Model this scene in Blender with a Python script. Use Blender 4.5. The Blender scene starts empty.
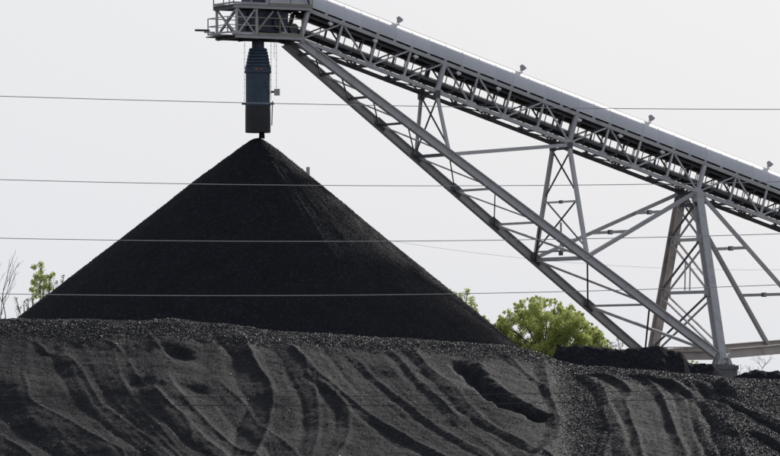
import bpy, math, random
import numpy as np
from mathutils import Vector
R = math.radians
random.seed(7); rng = np.random.default_rng(7)
scene = bpy.context.scene
col = scene.collection

# ------------------------------------------------------------------ camera
F_PX, W_PX, H_PX, V_HOR, CAM_Z = 4900.0, 780.0, 456.0, 380.0, 1.0     # focal length and horizon in photo pixels
cam = bpy.data.cameras.new('camera'); cam_o = bpy.data.objects.new('camera', cam); col.objects.link(cam_o)
cam.sensor_fit = 'HORIZONTAL'; cam.sensor_width = 36.0; cam.lens = 36.0 * F_PX / W_PX
cam.shift_y = (V_HOR - H_PX / 2) / W_PX
cam.clip_start = 1.0; cam.clip_end = 20000
cam_o.location = (0, 0, CAM_Z); cam_o.rotation_euler = (R(90), 0, 0)
scene.camera = cam_o

# ------------------------------------------------------------------ sky and sun (hazy, sun behind and to the right)
SUN_EL, SUN_AZ = 27.0, 65.0            # azimuth counter-clockwise from +X
world = bpy.data.worlds.new('World'); scene.world = world; world.use_nodes = True
wn = world.node_tree.nodes; wl = world.node_tree.links; wn.clear()
sky = wn.new('ShaderNodeTexSky'); sky.sky_type = 'NISHITA'; sky.sun_disc = False
sky.sun_elevation = R(SUN_EL); sky.sun_rotation = R(90 - SUN_AZ)
sky.air_density = 1.0; sky.dust_density = 3.5; sky.ozone_density = 1.0; sky.altitude = 100
# the same hazy air all round the horizon: a pale veil that thins with height above it
tcw = wn.new('ShaderNodeTexCoord'); sep = wn.new('ShaderNodeSeparateXYZ'); wl.new(tcw.outputs['Generated'], sep.inputs[0])
mr = wn.new('ShaderNodeMapRange'); mr.interpolation_type = 'SMOOTHSTEP'; mr.inputs['From Min'].default_value = 0.0; mr.inputs['From Max'].default_value = 0.55
mr.inputs['To Min'].default_value = 0.90; mr.inputs['To Max'].default_value = 0.35; wl.new(sep.outputs['Z'], mr.inputs['Value'])
bg1 = wn.new('ShaderNodeBackground'); bg1.inputs['Strength'].default_value = 0.08
veil = wn.new('ShaderNodeBackground'); veil.inputs['Color'].default_value = (0.80, 0.83, 0.89, 1); veil.inputs['Strength'].default_value = 1.0
mixs = wn.new('ShaderNodeMixShader'); wl.new(mr.outputs[0], mixs.inputs[0])
wout = wn.new('ShaderNodeOutputWorld')
wl.new(sky.outputs[0], bg1.inputs['Color']); wl.new(bg1.outputs[0], mixs.inputs[1]); wl.new(veil.outputs[0], mixs.inputs[2])
wl.new(mixs.outputs[0], wout.inputs['Surface'])
sun = bpy.data.lights.new('sun', 'SUN'); sun.energy = 3.5; sun.angle = R(4.0); sun.color = (1.0, 0.965, 0.92)
sun_o = bpy.data.objects.new('sun', sun); col.objects.link(sun_o)
sd = Vector((math.cos(R(SUN_AZ)) * math.cos(R(SUN_EL)), math.sin(R(SUN_AZ)) * math.cos(R(SUN_EL)), math.sin(R(SUN_EL))))
sun_o.rotation_euler = sd.to_track_quat('Z', 'Y').to_euler(); sun_o.location = (60, 300, 90)
scene.view_settings.view_transform = 'Standard'; scene.view_settings.look = 'None'
scene.view_settings.exposure = 0.0; scene.view_settings.gamma = 1.0; scene.view_settings.use_curve_mapping = False

# ------------------------------------------------------------------ helpers
def at(u, v, Y):                      # a point at distance Y seen at photo position (u, v)
    return np.array([(u - 390) * Y / F_PX, Y, CAM_Z + (V_HOR - v) * Y / F_PX])
def unit(a):
    a = np.asarray(a, float); return a / np.linalg.norm(a)
ZUP = np.array([0, 0, 1.0])

def tag(o, label=None, cat=None, group=None, kind=None):
    for k, v in (('label', label), ('category', cat), ('group', group), ('kind', kind)):
        if v: o[k] = v
    return o
def thing(name, label, cat, loc, group=None):
    o = bpy.data.objects.new(name, None); col.objects.link(o)
    o.location = tuple(loc); o.empty_display_size = 0.3
    o['_ox'] = 0
    del o['_ox']
    return tag(o, label, cat, group)

class MB:
    """collects shapes in world coordinates, builds ONE mesh object"""
    def __init__(s): s.v = []; s.f = []
    def quadbox(s, p, q, side, up, w, h):
        p = np.asarray(p, float); q = np.asarray(q, float); b = len(s.v)
        a = side * w / 2; c = up * h / 2
        for e in (p, q):
            s.v += [e - a - c, e + a - c, e + a + c, e - a + c]
        s.f += [(b, b+3, b+2, b+1), (b+4, b+5, b+6, b+7), (b, b+1, b+5, b+4), (b+1, b+2, b+6, b+5), (b+2, b+3, b+7, b+6), (b+3, b, b+4, b+7)]
        return s
    def frame(s, p, q, up):
        d = unit(np.asarray(q, float) - np.asarray(p, float)); up = np.asarray(up, float)
        up = up - d * up.dot(d)
        if np.linalg.norm(up) < 1e-5:
            up = np.array([1.0, 0, 0]); up = up - d * up.dot(d)
        up = unit(up); return d, unit(np.cross(d, up)), up
    def bar(s, p, q, w, h=None, up=ZUP):              # rectangular bar, h along up
        d, side, u = s.frame(p, q, up); return s.quadbox(p, q, side, u, w, h or w)
    def ibeam(s, p, q, depth, width, tf=0.05, tw=0.03, up=ZUP):
        d, side, u = s.frame(p, q, up); p = np.asarray(p, float); q = np.asarray(q, float)
        o = u * (depth - tf) / 2
        s.quadbox(p + o, q + o, side, u, width, tf); s.quadbox(p - o, q - o, side, u, width, tf)
        return s.quadbox(p, q, side, u, tw, depth - 2 * tf + 0.004)
    def box(s, c, ax, ay, az, sx, sy, sz):            # centre, axes, full sizes
        c = np.asarray(c, float); return s.quadbox(c - ax * sx / 2, c + ax * sx / 2, ay, az, sy, sz)
    def tube(s, pts, rad, n=6, cap=True):
        pts = [np.asarray(p, float) for p in pts]; rad = rad if hasattr(rad, '__len__') else [rad] * len(pts)
        b = len(s.v); prev = None
        for i, p in enumerate(pts):
            d = unit(pts[min(i+1, len(pts)-1)] - pts[max(i-1, 0)])
            ref = np.array([0, 0, 1.0]) if abs(d[2]) < 0.9 else np.array([1.0, 0, 0])
            x = unit(np.cross(d, ref)); y = np.cross(d, x)
            for k in range(n):
                a = 2 * math.pi * k / n; s.v.append(p + rad[i] * (x * math.cos(a) + y * math.sin(a)))
        for i in range(len(pts) - 1):
            for k in range(n):
                s.f.append((b+i*n+k, b+(i+1)*n+k, b+(i+1)*n+(k+1) % n, b+i*n+(k+1) % n))
        if cap:
            s.f.append(tuple(b + k for k in range(n))); m = b + (len(pts) - 1) * n
            s.f.append(tuple(m + n - 1 - k for k in range(n)))
        return s
    def lathe(s, c, prof, n=40):                      # prof: (radius, z) list, around vertical axis at c
        b = len(s.v); c = np.asarray(c, float)
        for r, z in prof:
            for k in range(n):
                a = 2 * math.pi * k / n; s.v.append(np.array([c[0] + r * math.cos(a), c[1] + r * math.sin(a), z]))
        for i in range(len(prof) - 1):
            for k in range(n):
                s.f.append((b+i*n+k, b+i*n+(k+1) % n, b+(i+1)*n+(k+1) % n, b+(i+1)*n+k))
        s.f.append(tuple(b + n - 1 - k for k in range(n))); m = b + (len(prof) - 1) * n
        s.f.append(tuple(m + k for k in range(n)))
        return s
    def build(s, name, mat, parent=None, root=None, smooth=False):
        root = root if root is not None else parent
        off = np.array(root.location) if root is not None else np.zeros(3)
        me = bpy.data.meshes.new(name); me.from_pydata([tuple(v - off) for v in s.v], [], s.f)
        me.materials.append(mat); me.update()
        if smooth: me.polygons.foreach_set('use_smooth', [True] * len(me.polygons))
        o = bpy.data.objects.new(name, me); col.objects.link(o); o.parent = parent
        return o
def again(o, offset, parent=None):     # another one of the same piece (shares mesh data), moved by offset
    c = o.copy(); col.objects.link(c); c.parent = parent if parent is not None else o.parent
    c.location = Vector(o.location) + Vector(tuple(offset)); return c

def big_mesh(name, verts, faces, mat, parent=None, smooth=False):
    me = bpy.data.meshes.new(name); nv, nf, k = len(verts), len(faces), faces.shape[1]
    me.vertices.add(nv); me.vertices.foreach_set('co', np.ascontiguousarray(verts, np.float32).ravel())
    me.loops.add(nf * k); me.loops.foreach_set('vertex_index', np.ascontiguousarray(faces, np.int32).ravel())
    me.polygons.add(nf); me.polygons.foreach_set('loop_start', np.arange(0, nf * k, k, dtype=np.int32))
    me.polygons.foreach_set('use_smooth', np.full(nf, smooth))
    me.update(calc_edges=True); me.validate()
    me.materials.append(mat)
    o = bpy.data.objects.new(name, me); col.objects.link(o); o.parent = parent
    return o

# value noise in numpy
_tab = rng.random((256, 256))
def vnoise(x, y):
    xi = np.floor(x).astype(int); yi = np.floor(y).astype(int); fx = x - xi; fy = y - yi
    fx = fx * fx * (3 - 2 * fx); fy = fy * fy * (3 - 2 * fy)
    g = lambda i, j: _tab[i & 255, j & 255]
    return ((g(xi, yi) * (1-fx) + g(xi+1, yi) * fx) * (1-fy) + (g(xi, yi+1) * (1-fx) + g(xi+1, yi+1) * fx) * fy) * 2 - 1
def fbm(x, y, oct=4, lac=2.1, gain=0.5):
    s = 0; a = 1
    for i in range(oct):
        s = s + a * vnoise(x + 17.3 * i, y + 9.1 * i); x = x * lac; y = y * lac; a *= gain
    return s

# ------------------------------------------------------------------ materials
def mat(name, c0, c1=None, scale=3.0, rough=0.6, metal=0.0, bump=0.0, bump_scale=20.0, spec=0.5, detail=5.0, stain=None, stain_scale=1.2, stain_amt=0.5, obj_coords=True):
    m = bpy.data.materials.new(name); m.use_nodes = True; nt = m.node_tree; n = nt.nodes; l = nt.links
    b = n['Principled BSDF']; b.inputs['Roughness'].default_value = rough; b.inputs['Metallic'].default_value = metal
    b.inputs['Specular IOR Level'].default_value = spec
    tc = n.new('ShaderNodeTexCoord')
    nz = n.new('ShaderNodeTexNoise'); nz.inputs['Scale'].default_value = scale; nz.inputs['Detail'].default_value = detail; nz.inputs['Roughness'].default_value = 0.65
    l.new(tc.outputs['Object'], nz.inputs['Vector'])
    rp = n.new('ShaderNodeValToRGB'); rp.color_ramp.elements[0].position = 0.3; rp.color_ramp.elements[1].position = 0.7
    rp.color_ramp.elements[0].color = (*c0, 1); rp.color_ramp.elements[1].color = (*(c1 or c0), 1)
    l.new(nz.outputs['Fac'], rp.inputs['Fac']); out = rp.outputs['Color']
    if stain:
        n2 = n.new('ShaderNodeTexNoise'); n2.inputs['Scale'].default_value = stain_scale; n2.inputs['Detail'].default_value = 8; n2.inputs['Roughness'].default_value = 0.7
        l.new(tc.outputs['Object'], n2.inputs['Vector'])
        r2 = n.new('ShaderNodeValToRGB'); r2.color_ramp.elements[0].position = 0.5; r2.color_ramp.elements[1].position = 0.72
        r2.color_ramp.elements[0].color = (0, 0, 0, 1); r2.color_ramp.elements[1].color = (stain_amt,) * 3 + (1,)
        l.new(n2.outputs['Fac'], r2.inputs['Fac'])
        mx = n.new('ShaderNodeMix'); mx.data_type = 'RGBA'; l.new(r2.outputs['Color'], mx.inputs[0])
        l.new(out, mx.inputs[6]); mx.inputs[7].default_value = (*stain, 1); out = mx.outputs[2]
    l.new(out, b.inputs['Base Color'])
    if bump:
        n3 = n.new('ShaderNodeTexNoise'); n3.inputs['Scale'].default_value = bump_scale; n3.inputs['Detail'].default_value = 6; n3.inputs['Roughness'].default_value = 0.7
        l.new(tc.outputs['Object'], n3.inputs['Vector'])
        bp = n.new('ShaderNodeBump'); bp.inputs['Strength'].default_value = 1.0; bp.inputs['Distance'].default_value = bump
        l.new(n3.outputs['Fac'], bp.inputs['Height']); l.new(bp.outputs['Normal'], b.inputs['Normal'])
    return m
def grain(m, scale, lo, hi):             # every small piece of coal has its own tone
    nt = m.node_tree; n = nt.nodes; l = nt.links; b = n['Principled BSDF']; src = b.inputs['Base Color'].links[0].from_socket
    tc = n.new('ShaderNodeTexCoord'); vo = n.new('ShaderNodeTexVoronoi'); vo.inputs['Scale'].default_value = scale; l.new(tc.outputs['Object'], vo.inputs['Vector'])
    sp = n.new('ShaderNodeSeparateColor'); l.new(vo.outputs['Color'], sp.inputs[0])
    rp = n.new('ShaderNodeValToRGB'); e = rp.color_ramp.elements; e[0].position = 0; e[0].color = (lo, lo, lo, 1); e[1].position = 1; e[1].color = (hi, hi, hi, 1)
    k = e.new(.8); k.color = ((lo + hi) * .32,) * 3 + (1,)
    l.new(sp.outputs[0], rp.inputs['Fac'])
    mx = n.new('ShaderNodeMix'); mx.data_type = 'RGBA'; mx.blend_type = 'MULTIPLY'; mx.inputs[0].default_value = 1.0
    l.new(src, mx.inputs[6]); l.new(rp.outputs['Color'], mx.inputs[7]); l.new(mx.outputs[2], b.inputs['Base Color'])
    return m
M = {}
M['coal'] = mat('weathered_coal', (0.0165, 0.0166, 0.0198), (0.029, 0.0287, 0.033), scale=1.1, rough=0.8, bump=0.035, bump_scale=11.0, spec=0.09)
M['coal_lump'] = mat('coal_lumps', (0.018, 0.018, 0.0212), (0.050, 0.0495, 0.055), scale=3.3, rough=0.55, spec=0.16)
M['fresh_coal'] = mat('fresh_coal', (0.021, 0.0216, 0.0262), (0.028, 0.0286, 0.034), scale=0.7, rough=0.85, bump=0.02, bump_scale=9.0, spec=0.02)
M['fresh_lump'] = mat('fresh_coal_lumps', (0.020, 0.0205, 0.0245), (0.034, 0.0345, 0.039), scale=2.0, rough=0.6, spec=0.12)
grain(M['coal'], 16.0, .58, 2.1); grain(M['fresh_coal'], 11.0, .7, 1.6)
M['ground'] = mat('yard_ground', (0.05, 0.045, 0.04), (0.09, 0.085, 0.06), scale=0.05, rough=0.9, bump=0.05, bump_scale=2.0)
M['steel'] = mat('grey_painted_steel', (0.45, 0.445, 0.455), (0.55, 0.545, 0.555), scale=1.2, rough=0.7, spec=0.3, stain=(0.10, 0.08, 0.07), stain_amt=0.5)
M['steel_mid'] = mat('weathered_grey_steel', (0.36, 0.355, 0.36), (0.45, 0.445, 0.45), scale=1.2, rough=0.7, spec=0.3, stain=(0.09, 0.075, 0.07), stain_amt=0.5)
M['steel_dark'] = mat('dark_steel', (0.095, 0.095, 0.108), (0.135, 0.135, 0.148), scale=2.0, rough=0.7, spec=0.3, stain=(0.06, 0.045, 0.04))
M['steel_tan'] = mat('dusty_brown_steel', (0.47, 0.41, 0.38), (0.56, 0.50, 0.465), spec=0.3, scale=0.8, rough=0.6, stain=(0.13, 0.13, 0.145), stain_scale=0.5, stain_amt=0.9)
M['olive'] = mat('olive_handrail_paint', (0.20, 0.19, 0.12), (0.27, 0.26, 0.18), scale=4.0, rough=0.5)
M['hood'] = mat('galvanised_sheet', (0.54, 0.545, 0.59), (0.62, 0.625, 0.66), scale=0.7, rough=0.42, spec=0.5, stain=(0.43, 0.43, 0.455), stain_scale=0.6, stain_amt=0.5)
def tone(m, lo, hi):                      # sheets and bars from different batches differ a little in tone
    nt = m.node_tree; n = nt.nodes; l = nt.links; b = n['Principled BSDF']; src = b.inputs['Base Color'].links[0].from_socket
    oi = n.new('ShaderNodeObjectInfo'); mr_ = n.new('ShaderNodeMapRange'); mr_.inputs['To Min'].default_value = lo; mr_.inputs['To Max'].default_value = hi
    l.new(oi.outputs['Random'], mr_.inputs['Value']); hs = n.new('ShaderNodeHueSaturation'); l.new(mr_.outputs[0], hs.inputs['Value']); l.new(src, hs.inputs['Color']); l.new(hs.outputs[0], b.inputs['Base Color'])
tone(M['hood'], .90, 1.06); tone(M['steel'], .82, 1.08); tone(M['steel_mid'], .85, 1.08)
M['belt'] = mat('black_rubber_belt', (0.024, 0.024, 0.032), (0.034, 0.034, 0.042), scale=2.0, rough=0.8, spec=.2)
M['blue'] = mat('dusty_blue_steel', (0.024, 0.044, 0.078), (0.046, 0.078, 0.122), scale=2.4, rough=0.6, stain=(0.02, 0.022, 0.03), stain_scale=1.7, stain_amt=0.95)
M['navy'] = mat('dark_blue_machine_paint', (0.020, 0.028, 0.055), (0.035, 0.045, 0.08), scale=2.0, rough=0.5)
M['rubber'] = mat('black_rubber_skirt', (0.014, 0.015, 0.02), (0.026, 0.027, 0.032), scale=2.0, rough=0.7)
M['orange'] = mat('orange_mark', (0.30, 0.09, 0.04), (0.22, 0.08, 0.05), scale=8, rough=0.6)
M['concrete'] = mat('coal_stained_concrete', (0.10, 0.10, 0.105), (0.17, 0.17, 0.175), scale=1.5, rough=0.85, bump=0.01, bump_scale=12, stain=(0.04, 0.04, 0.045), stain_amt=0.8)
M['wire'] = mat('aluminium_wire', (0.36, 0.36, 0.37), (0.42, 0.42, 0.43), scale=4, rough=0.5)
M['wire_dark'] = mat('dark_cable', (0.03, 0.03, 0.035), (0.04, 0.04, 0.045), scale=4, rough=0.6)
M['white'] = mat('white_lamp_housing', (0.72, 0.72, 0.72), (0.8, 0.8, 0.8), scale=4, rough=0.4)
M['lampgrey'] = mat('grey_lamp_housing', (0.32, 0.32, 0.33), (0.42, 0.42, 0.43), scale=6, rough=0.4)
M['stack'] = mat('grey_stack', (0.35, 0.35, 0.36), (0.42, 0.42, 0.43), scale=0.3, rough=0.8)
M['bark'] = mat('bark', (0.09, 0.075, 0.06), (0.15, 0.13, 0.11), scale=4, rough=0.9)
def leafmat(name, c0, c1, trans):
    m = mat(name, c0, c1, scale=0.9, rough=0.5, spec=0.3); nt = m.node_tree; n = nt.nodes; l = nt.links
    b = n['Principled BSDF']; src = b.inputs['Base Color'].links[0].from_socket
    t = n.new('ShaderNodeBsdfTranslucent'); mx = n.new('ShaderNodeMixShader'); mx.inputs[0].default_value = trans
    hs = n.new('ShaderNodeHueSaturation'); hs.inputs['Value'].default_value = 1.5; hs.inputs['Saturation'].default_value = 1.1
    l.new(src, hs.inputs['Color']); l.new(hs.outputs[0], t.inputs['Color'])
    l.new(b.outputs[0], mx.inputs[1]); l.new(t.outputs[0], mx.inputs[2]); l.new(mx.outputs[0], n['Material Output'].inputs['Surface'])
    return m
M['leaf'] = leafmat('spring_leaves', (0.22, 0.27, 0.10), (0.43, 0.45, 0.18), 0.55)
M['leaf_pale'] = leafmat('pale_spring_leaves', (0.27, 0.32, 0.13), (0.38, 0.41, 0.18), 0.55)
M['leaf_dull'] = leafmat('dull_olive_leaves', (0.10, 0.11, 0.07), (0.15, 0.16, 0.09), 0.4)

# ------------------------------------------------------------------ ground
def ground():
    ys = [-1500, 0, 150, 205, 230, 246, 262, 300, 400, 700, 1500, 6000, 15000]; zs = [-5, -5, -5, -5, -5, -1.2, 0, 0, 0, 0, 0, 0, 0]
    xs = [-9000, -1500, -400, -120, -50, -20, 0, 20, 50, 120, 400, 1500, 9000]
    v = np.array([(x, y, z - 0.15) for y, z in zip(ys, zs) for x in xs]); nx = len(xs)
    f = np.array([(j*nx+i, j*nx+i+1, (j+1)*nx+i+1, (j+1)*nx+i) for j in range(len(ys)-1) for i in range(nx-1)])
    tag(big_mesh('ground', v, f, M['ground']), 'flat coal stained yard ground around and behind the heaps', 'ground', kind='structure')
ground()

# ------------------------------------------------------------------ foreground bank of coal pushed about by dozers
YC = 245.0; PXM = F_PX / YC
cu = np.array([-400, 0, 30, 90, 130, 152, 175, 200, 230, 270, 330, 370, 400, 440, 500, 530, 545, 556, 575, 600, 650, 690, 720, 745, 780, 1200.])
cv = np.array([316, 313, 314, 316, 317, 316, 313.5, 317, 320, 327, 329, 332, 333, 336, 341, 346, 350, 357, 361, 362.5, 366, 369, 371.5, 373, 374, 376.])
def smooth_interp(x, xp, fp, w=0.35):
    return sum(np.interp(x + d * w, xp, fp) * k for d, k in ((-1.5, .12), (-.75, .22), (0, .32), (.75, .22), (1.5, .12)))
CX = (cu - 390) / PXM; CZ = CAM_Z + (V_HOR - cv) / PXM
def crest(x): return smooth_interp(x, CX, CZ)
def fslope(x): return np.interp(x, [-20, -8, 0, 8, 20], [0.425, 0.405, 0.365, 0.295, 0.258])
def base_z(x, y):
    t = YC - y; w = 1.3; s = fslope(x); sb = 0.30
    r = np.sqrt(t * t + w * w)
    return crest(x) - s * (r + t) / 2 - sb * (r - t) / 2 + (s + sb) * w / 2 * 0.75
def uv_to_xy(u, v):
    y0, y1 = 205.0, YC + 0.2
    for _ in range(40):
        ym = (y0 + y1) / 2; x = (u - 390) * ym / F_PX
        vv = V_HOR - F_PX * (base_z(np.array([x]), np.array([ym]))[0] - CAM_Z) / ym
        if vv > v: y0 = ym
        else: y1 = ym
    return (u - 390) * ym / F_PX, ym
# tracks: line of the scarp in the photo from top to bottom, height, width of the wall, length of the run-out, groove
SC = [
 ([(-4,362),(0,378),(5,398),(18,416),(36,430),(55,443),(80,459)], .62, 1.15, 2.2, .10),
 ([(-6,430),(0,436),(15,447),(32,460)], .50, .5, 1.5, .05),
 ([(52,349),(62,362),(72,385),(83,403),(108,424),(142,449),(155,459)], .45, .6, 2.0, .08),
 ([(78,334),(95,360),(108,382),(125,402),(145,420),(170,447),(182,459)], .50, 1.1, 2.0, .0),
 ([(133,377),(141,390),(153,404),(166,419),(189,443),(212,459)], .62, .55, 1.2, .12),
 ([(164,375),(182,402),(210,431),(245,458)], .38, .4, 1.2, .05),
 ([(200,374),(216,396),(238,422),(263,446),(275,459)], .50, .6, 1.8, .05),
 ([(233,326),(240,342),(250,362),(261,382),(266,402),(263,425),(256,445),(250,459)], .85, .9, 2.0, .08),
 ([(268,336),(288,362),(298,384),(308,406),(309,430),(300,457)], .30, .45, 1.2, .05),
 ([(308,378),(328,397),(340,413),(338,433),(329,456)], .42, .4, 1.0, .06),
 ([(287,345),(318,378),(343,400),(372,419),(398,432),(420,443),(448,460)], .65, .45, 2.5, .10),
 ([(345,355),(370,378),(395,400),(420,417),(450,436),(484,457)], .36, .18, 2.5, .06),
 ([(370,340),(392,356),(412,378),(430,395),(452,415)], .10, .3, 1.5, .02),
 ([(403,348),(420,366),(440,385),(456,402),(475,418),(500,433),(532,452)], .58, .42, 1.2, .10),
 ([(468,362),(480,376),(494,390),(508,399),(528,408),(546,414)], 0.70, .45, 1.5, .62),
 ([(500,352),(520,368),(540,385)], .16, .3, 1.0, .02),
 ([(541,352),(544,372),(547,390),(554,407),(558,420),(554,440),(538,454)], .42, .4, 1.0, .05),
 ([(576,373),(588,382),(598,394),(601,406),(610,432),(619,458)], .40, .45, .9, .05),
 ([(594,410),(600,428),(601,440),(597,457)], .28, .25, .7, .03),
 ([(590,372),(607,376),(622,384),(629,392),(622,403),(632,428),(640,457)], .45, .32, 3.0, .06),
 ([(636,373),(650,384),(660,396),(667,412),(682,455)], .32, .35, .8, .05),
 ([(648,372),(670,388),(677,400),(682,420),(693,455)], .22, .3, .8, .03),
 ([(625,371),(645,378),(672,387),(690,398),(690,413),(697,433),(708,457)], .40, .28, 1.0, .05),
 ([(702,402),(708,412),(715,427),(722,445),(727,459)], .75, .75, 1.2, .12),
 ([(698,384),(710,396),(721,405),(738,413),(758,419),(784,432)], .72, .55, 1.5, .12),
 ([(706,371),(710,381),(718,390),(729,399)], .60, .5, 1.0, .12),
 ([(752,436),(766,442),(786,451)], .5, .4, 1.0, .1),
 ([(677,373),(684,380),(693,387)], .35, .4, .7, .1),
 ([(30,338),(42,350),(56,353)], .22, .25, .8, .03),
 ([(122,318),(138,334),(155,352)], .18, .5, 1.0, .0),
]
HARD = {0: .75, 1: .85, 2: .65, 3: .5, 4: .85, 5: .75, 6: .7, 7: 1.35, 8: .7, 9: .9, 10: 1.1, 11: 1.05, 13: 1.05, 14: 2.6, 16: 1.3, 17: 1.35, 18: 1.2, 19: 1.8, 20: 1.3, 21: 1.1, 22: 1.7, 23: 2.3, 24: 2.3, 25: 2.4, 26: 2.2, 27: 1.9}
SCX = []
for i, (pts, d, wr, wd, g) in enumerate(SC):
    if pts[-1][1] > 449: (ua, va), (ub, vb) = pts[-2:]; pts = pts + [(ub + (ub - ua) / (vb - va) * 30, vb + 30)]
    q = sorted([uv_to_xy(u, v) for u, v in pts], key=lambda p: p[1]); ys = np.array([p[1] for p in q]); xs = np.array([p[0] for p in q])
    m_ = abs(xs[-1] - xs[0]) / (ys[-1] - ys[0]); hard = HARD.get(i, 0.7); wr = max(.45, wr * (2.0 if i < 9 and i != 7 else 1.35))
    d = hard * 0.17 / (.42 + .78 * m_) * wr / 1.5        # height that makes the wall as steep as its shading shows
    SCX.append((ys, xs, min(d, .27 if hard < 1.3 else .34 if hard < 2.5 else .6), wr, wd * 1.2, g * (.5 if hard < 1.3 else 1)))
PITS = [(177, 349, 0.75, 0.8, 0.34), (142, 385, 0.55, 0.9, 0.20), (190, 388, 0.7, 0.9, 0.20), (420, 372, .3, .4, .06)]
PITX = [(*uv_to_xy(u, v), rx, ry, d) for u, v, rx, ry, d in PITS]
def coarse(x, y):                      # where the coal lies loose and lumpy, not rolled
    t = YC - y
    c = 1 / (1 + np.exp((t - 3.2 - 0.8 * fbm(x * .4, y * .4, 2)) / .35))
    u = 390 + x * F_PX / y
    c = np.maximum(c, np.exp(-((u - 575 - (YC - y) * .8) / 26) ** 2)); c = np.maximum(c, 1 / (1 + np.exp(-(u - 706) / 8)))
    return np.clip(c, 0, 1)
CONCAVE = {5, 7, 10, 16, 19, 20, 1}
FLOW = (0, 2, 3, 4, 6, 7, 8, 10, 11, 13, 16, 19, 22, 23, 24)
def track_z(x, y):
    q = 0.08 * x                         # runs along the tracks: fine scrape lines follow them
    for i in FLOW: q = q + 1 / (1 + np.exp(-(x - np.interp(y, SCX[i][0], SCX[i][1])) / .7))
    z = (0.030 * vnoise(q * 3.1, y * .12) + 0.016 * vnoise(q * 7.3 + 50, y * .15) + 0.007 * vnoise(q * 17 + 90, y * .3)) * (1 - .7 * coarse(x, y))
    wall = np.zeros_like(x)
    wob = 0.06 * fbm(x * .5 + 3, y * .5, 3)
    for i, (ys, xs, d, wr, wd, g) in enumerate(SCX):
        n1 = vnoise(y * .35 + 11 * i, y * 0 + 3.7 * i); wr = wr * (1 + .40 * n1); d = d * (.92 + .38 * vnoise(y * .45 + 5 * i, y * 0 + 8.1 * i))
        fade = np.clip((y - ys[0] + 1.2) / 1.2, 0, 1) * np.clip((ys[-1] - y + 0.8) / (1.2 if i > 12 else 2.4), 0, 1)
        fade = fade * fade * (3 - 2 * fade)
        s = x - np.interp(y, ys, xs) + wob + wr * (0.75 if i in CONCAVE else 0.25) + (.14 * fbm(x * 2.2, y * 1.6, 3) if g > .5 else 0)
        k = np.clip(s / wr, 0, 1); k = (.25 * k + .75 * k * k) if i in CONCAVE else (.12 * k + .88 * np.sin(k * math.pi / 2))
        h = np.where(s < wr, d * k, d * np.exp(-np.maximum(s - wr, 0) / wd)) - .7 * g * np.exp(-((s + (.3 if g > .5 else 0)) / (.42 if g > .5 else .2)) ** 2) + 0.035 * np.exp(-((s - wr) / .12) ** 2)
        z = z + h * fade; wall = np.maximum(wall, (.25 if i < 10 else .6) * fade * np.exp(-((s - wr * .5) / (wr * .55)) ** 2))
    z = z + wall * (.030 * fbm(x * 3.2, y * 2.4, 3) + .012 * fbm(x * 9, y * 7, 2))     # crumbled walls
    k = np.clip((YC - y - .3) / 3.2, 0, 1); z = z * k * k * (3 - 2 * k)
    for px, py, rx, ry, d in PITX:
        w_ = .25 * fbm(x * 1.5, y * 1.5, 2); z = z - d * np.exp(-(((x - px + .35 * (y - py)) / rx + w_) ** 2 + ((y - py) / ry + w_) ** 2) ** 1.3)
    return z
def bank_z(x, y):
    c = coarse(x, y)
    rough = 0.08 * fbm(x * .3, y * .3, 2) + 0.03 * fbm(x * 1.1, y * 1.1, 3) + (0.008 + 0.016 * c) * fbm(x * 4.1, y * 4.1, 3)
    return base_z(x, y) + track_z(x, y) - 0.16 + rough
def bank():
    xs = np.concatenate([-24 - np.geomspace(.12, 40, 60)[::-1], np.arange(-24, 24, .058), 24 + np.geomspace(.12, 40, 60)])
    ys = np.concatenate([np.arange(210, 226, .5), np.arange(226, 247.5, .08), np.arange(247.6, 270, .6)])
    X, Y = np.meshgrid(xs, ys); Z = bank_z(X, Y)
    Z = np.maximum(Z, np.interp(Y, [230, 246, 262], [-5, -1.2, 0]) - 0.35)
    ny, nx = X.shape
    v = np.stack([X, Y, Z], -1).reshape(-1, 3); i = np.arange(ny * nx).reshape(ny, nx)
    f = np.stack([i[:-1, :-1], i[:-1, 1:], i[1:, 1:], i[1:, :-1]], -1).reshape(-1, 4)
    tag(big_mesh('coal_bank', v, f, M['coal'], smooth=True), 'long grey black coal bank in the foreground scored by curving dozer tracks', 'coal bank', kind='structure')
bank()

def lumps(name, P, size, material, label, cat):
    n = len(P)
    base = np.array([(1, 0, 0), (-1, 0, 0), (0, 1, 0), (0, -1, 0), (0, 0, 1), (0, 0, -1)], float)
    V = base[None] * (0.55 + 0.6 * rng.random((n, 6, 1))) + 0.25 * (rng.random((n, 6, 3)) - .5)
    q = rng.normal(size=(n, 4)); q /= np.linalg.norm(q, axis=1, keepdims=True); w, x, y, z = q.T
    Rm = np.stack([1-2*(y*y+z*z), 2*(x*y-z*w), 2*(x*z+y*w), 2*(x*y+z*w), 1-2*(x*x+z*z), 2*(y*z-x*w), 2*(x*z-y*w), 2*(y*z+x*w), 1-2*(x*x+y*y)], -1).reshape(n, 3, 3)
    V = np.einsum('nij,nkj->nki', Rm, V) * size[:, None, None] + P[:, None, :]
    F = np.array([(0,2,4),(2,1,4),(1,3,4),(3,0,4),(2,0,5),(1,2,5),(3,1,5),(0,3,5)])
    F = (F[None] + 6 * np.arange(n)[:, None, None]).reshape(-1, 3)
    tag(big_mesh(name, V.reshape(-1, 3), F, material), label, cat, kind='stuff')
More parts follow.
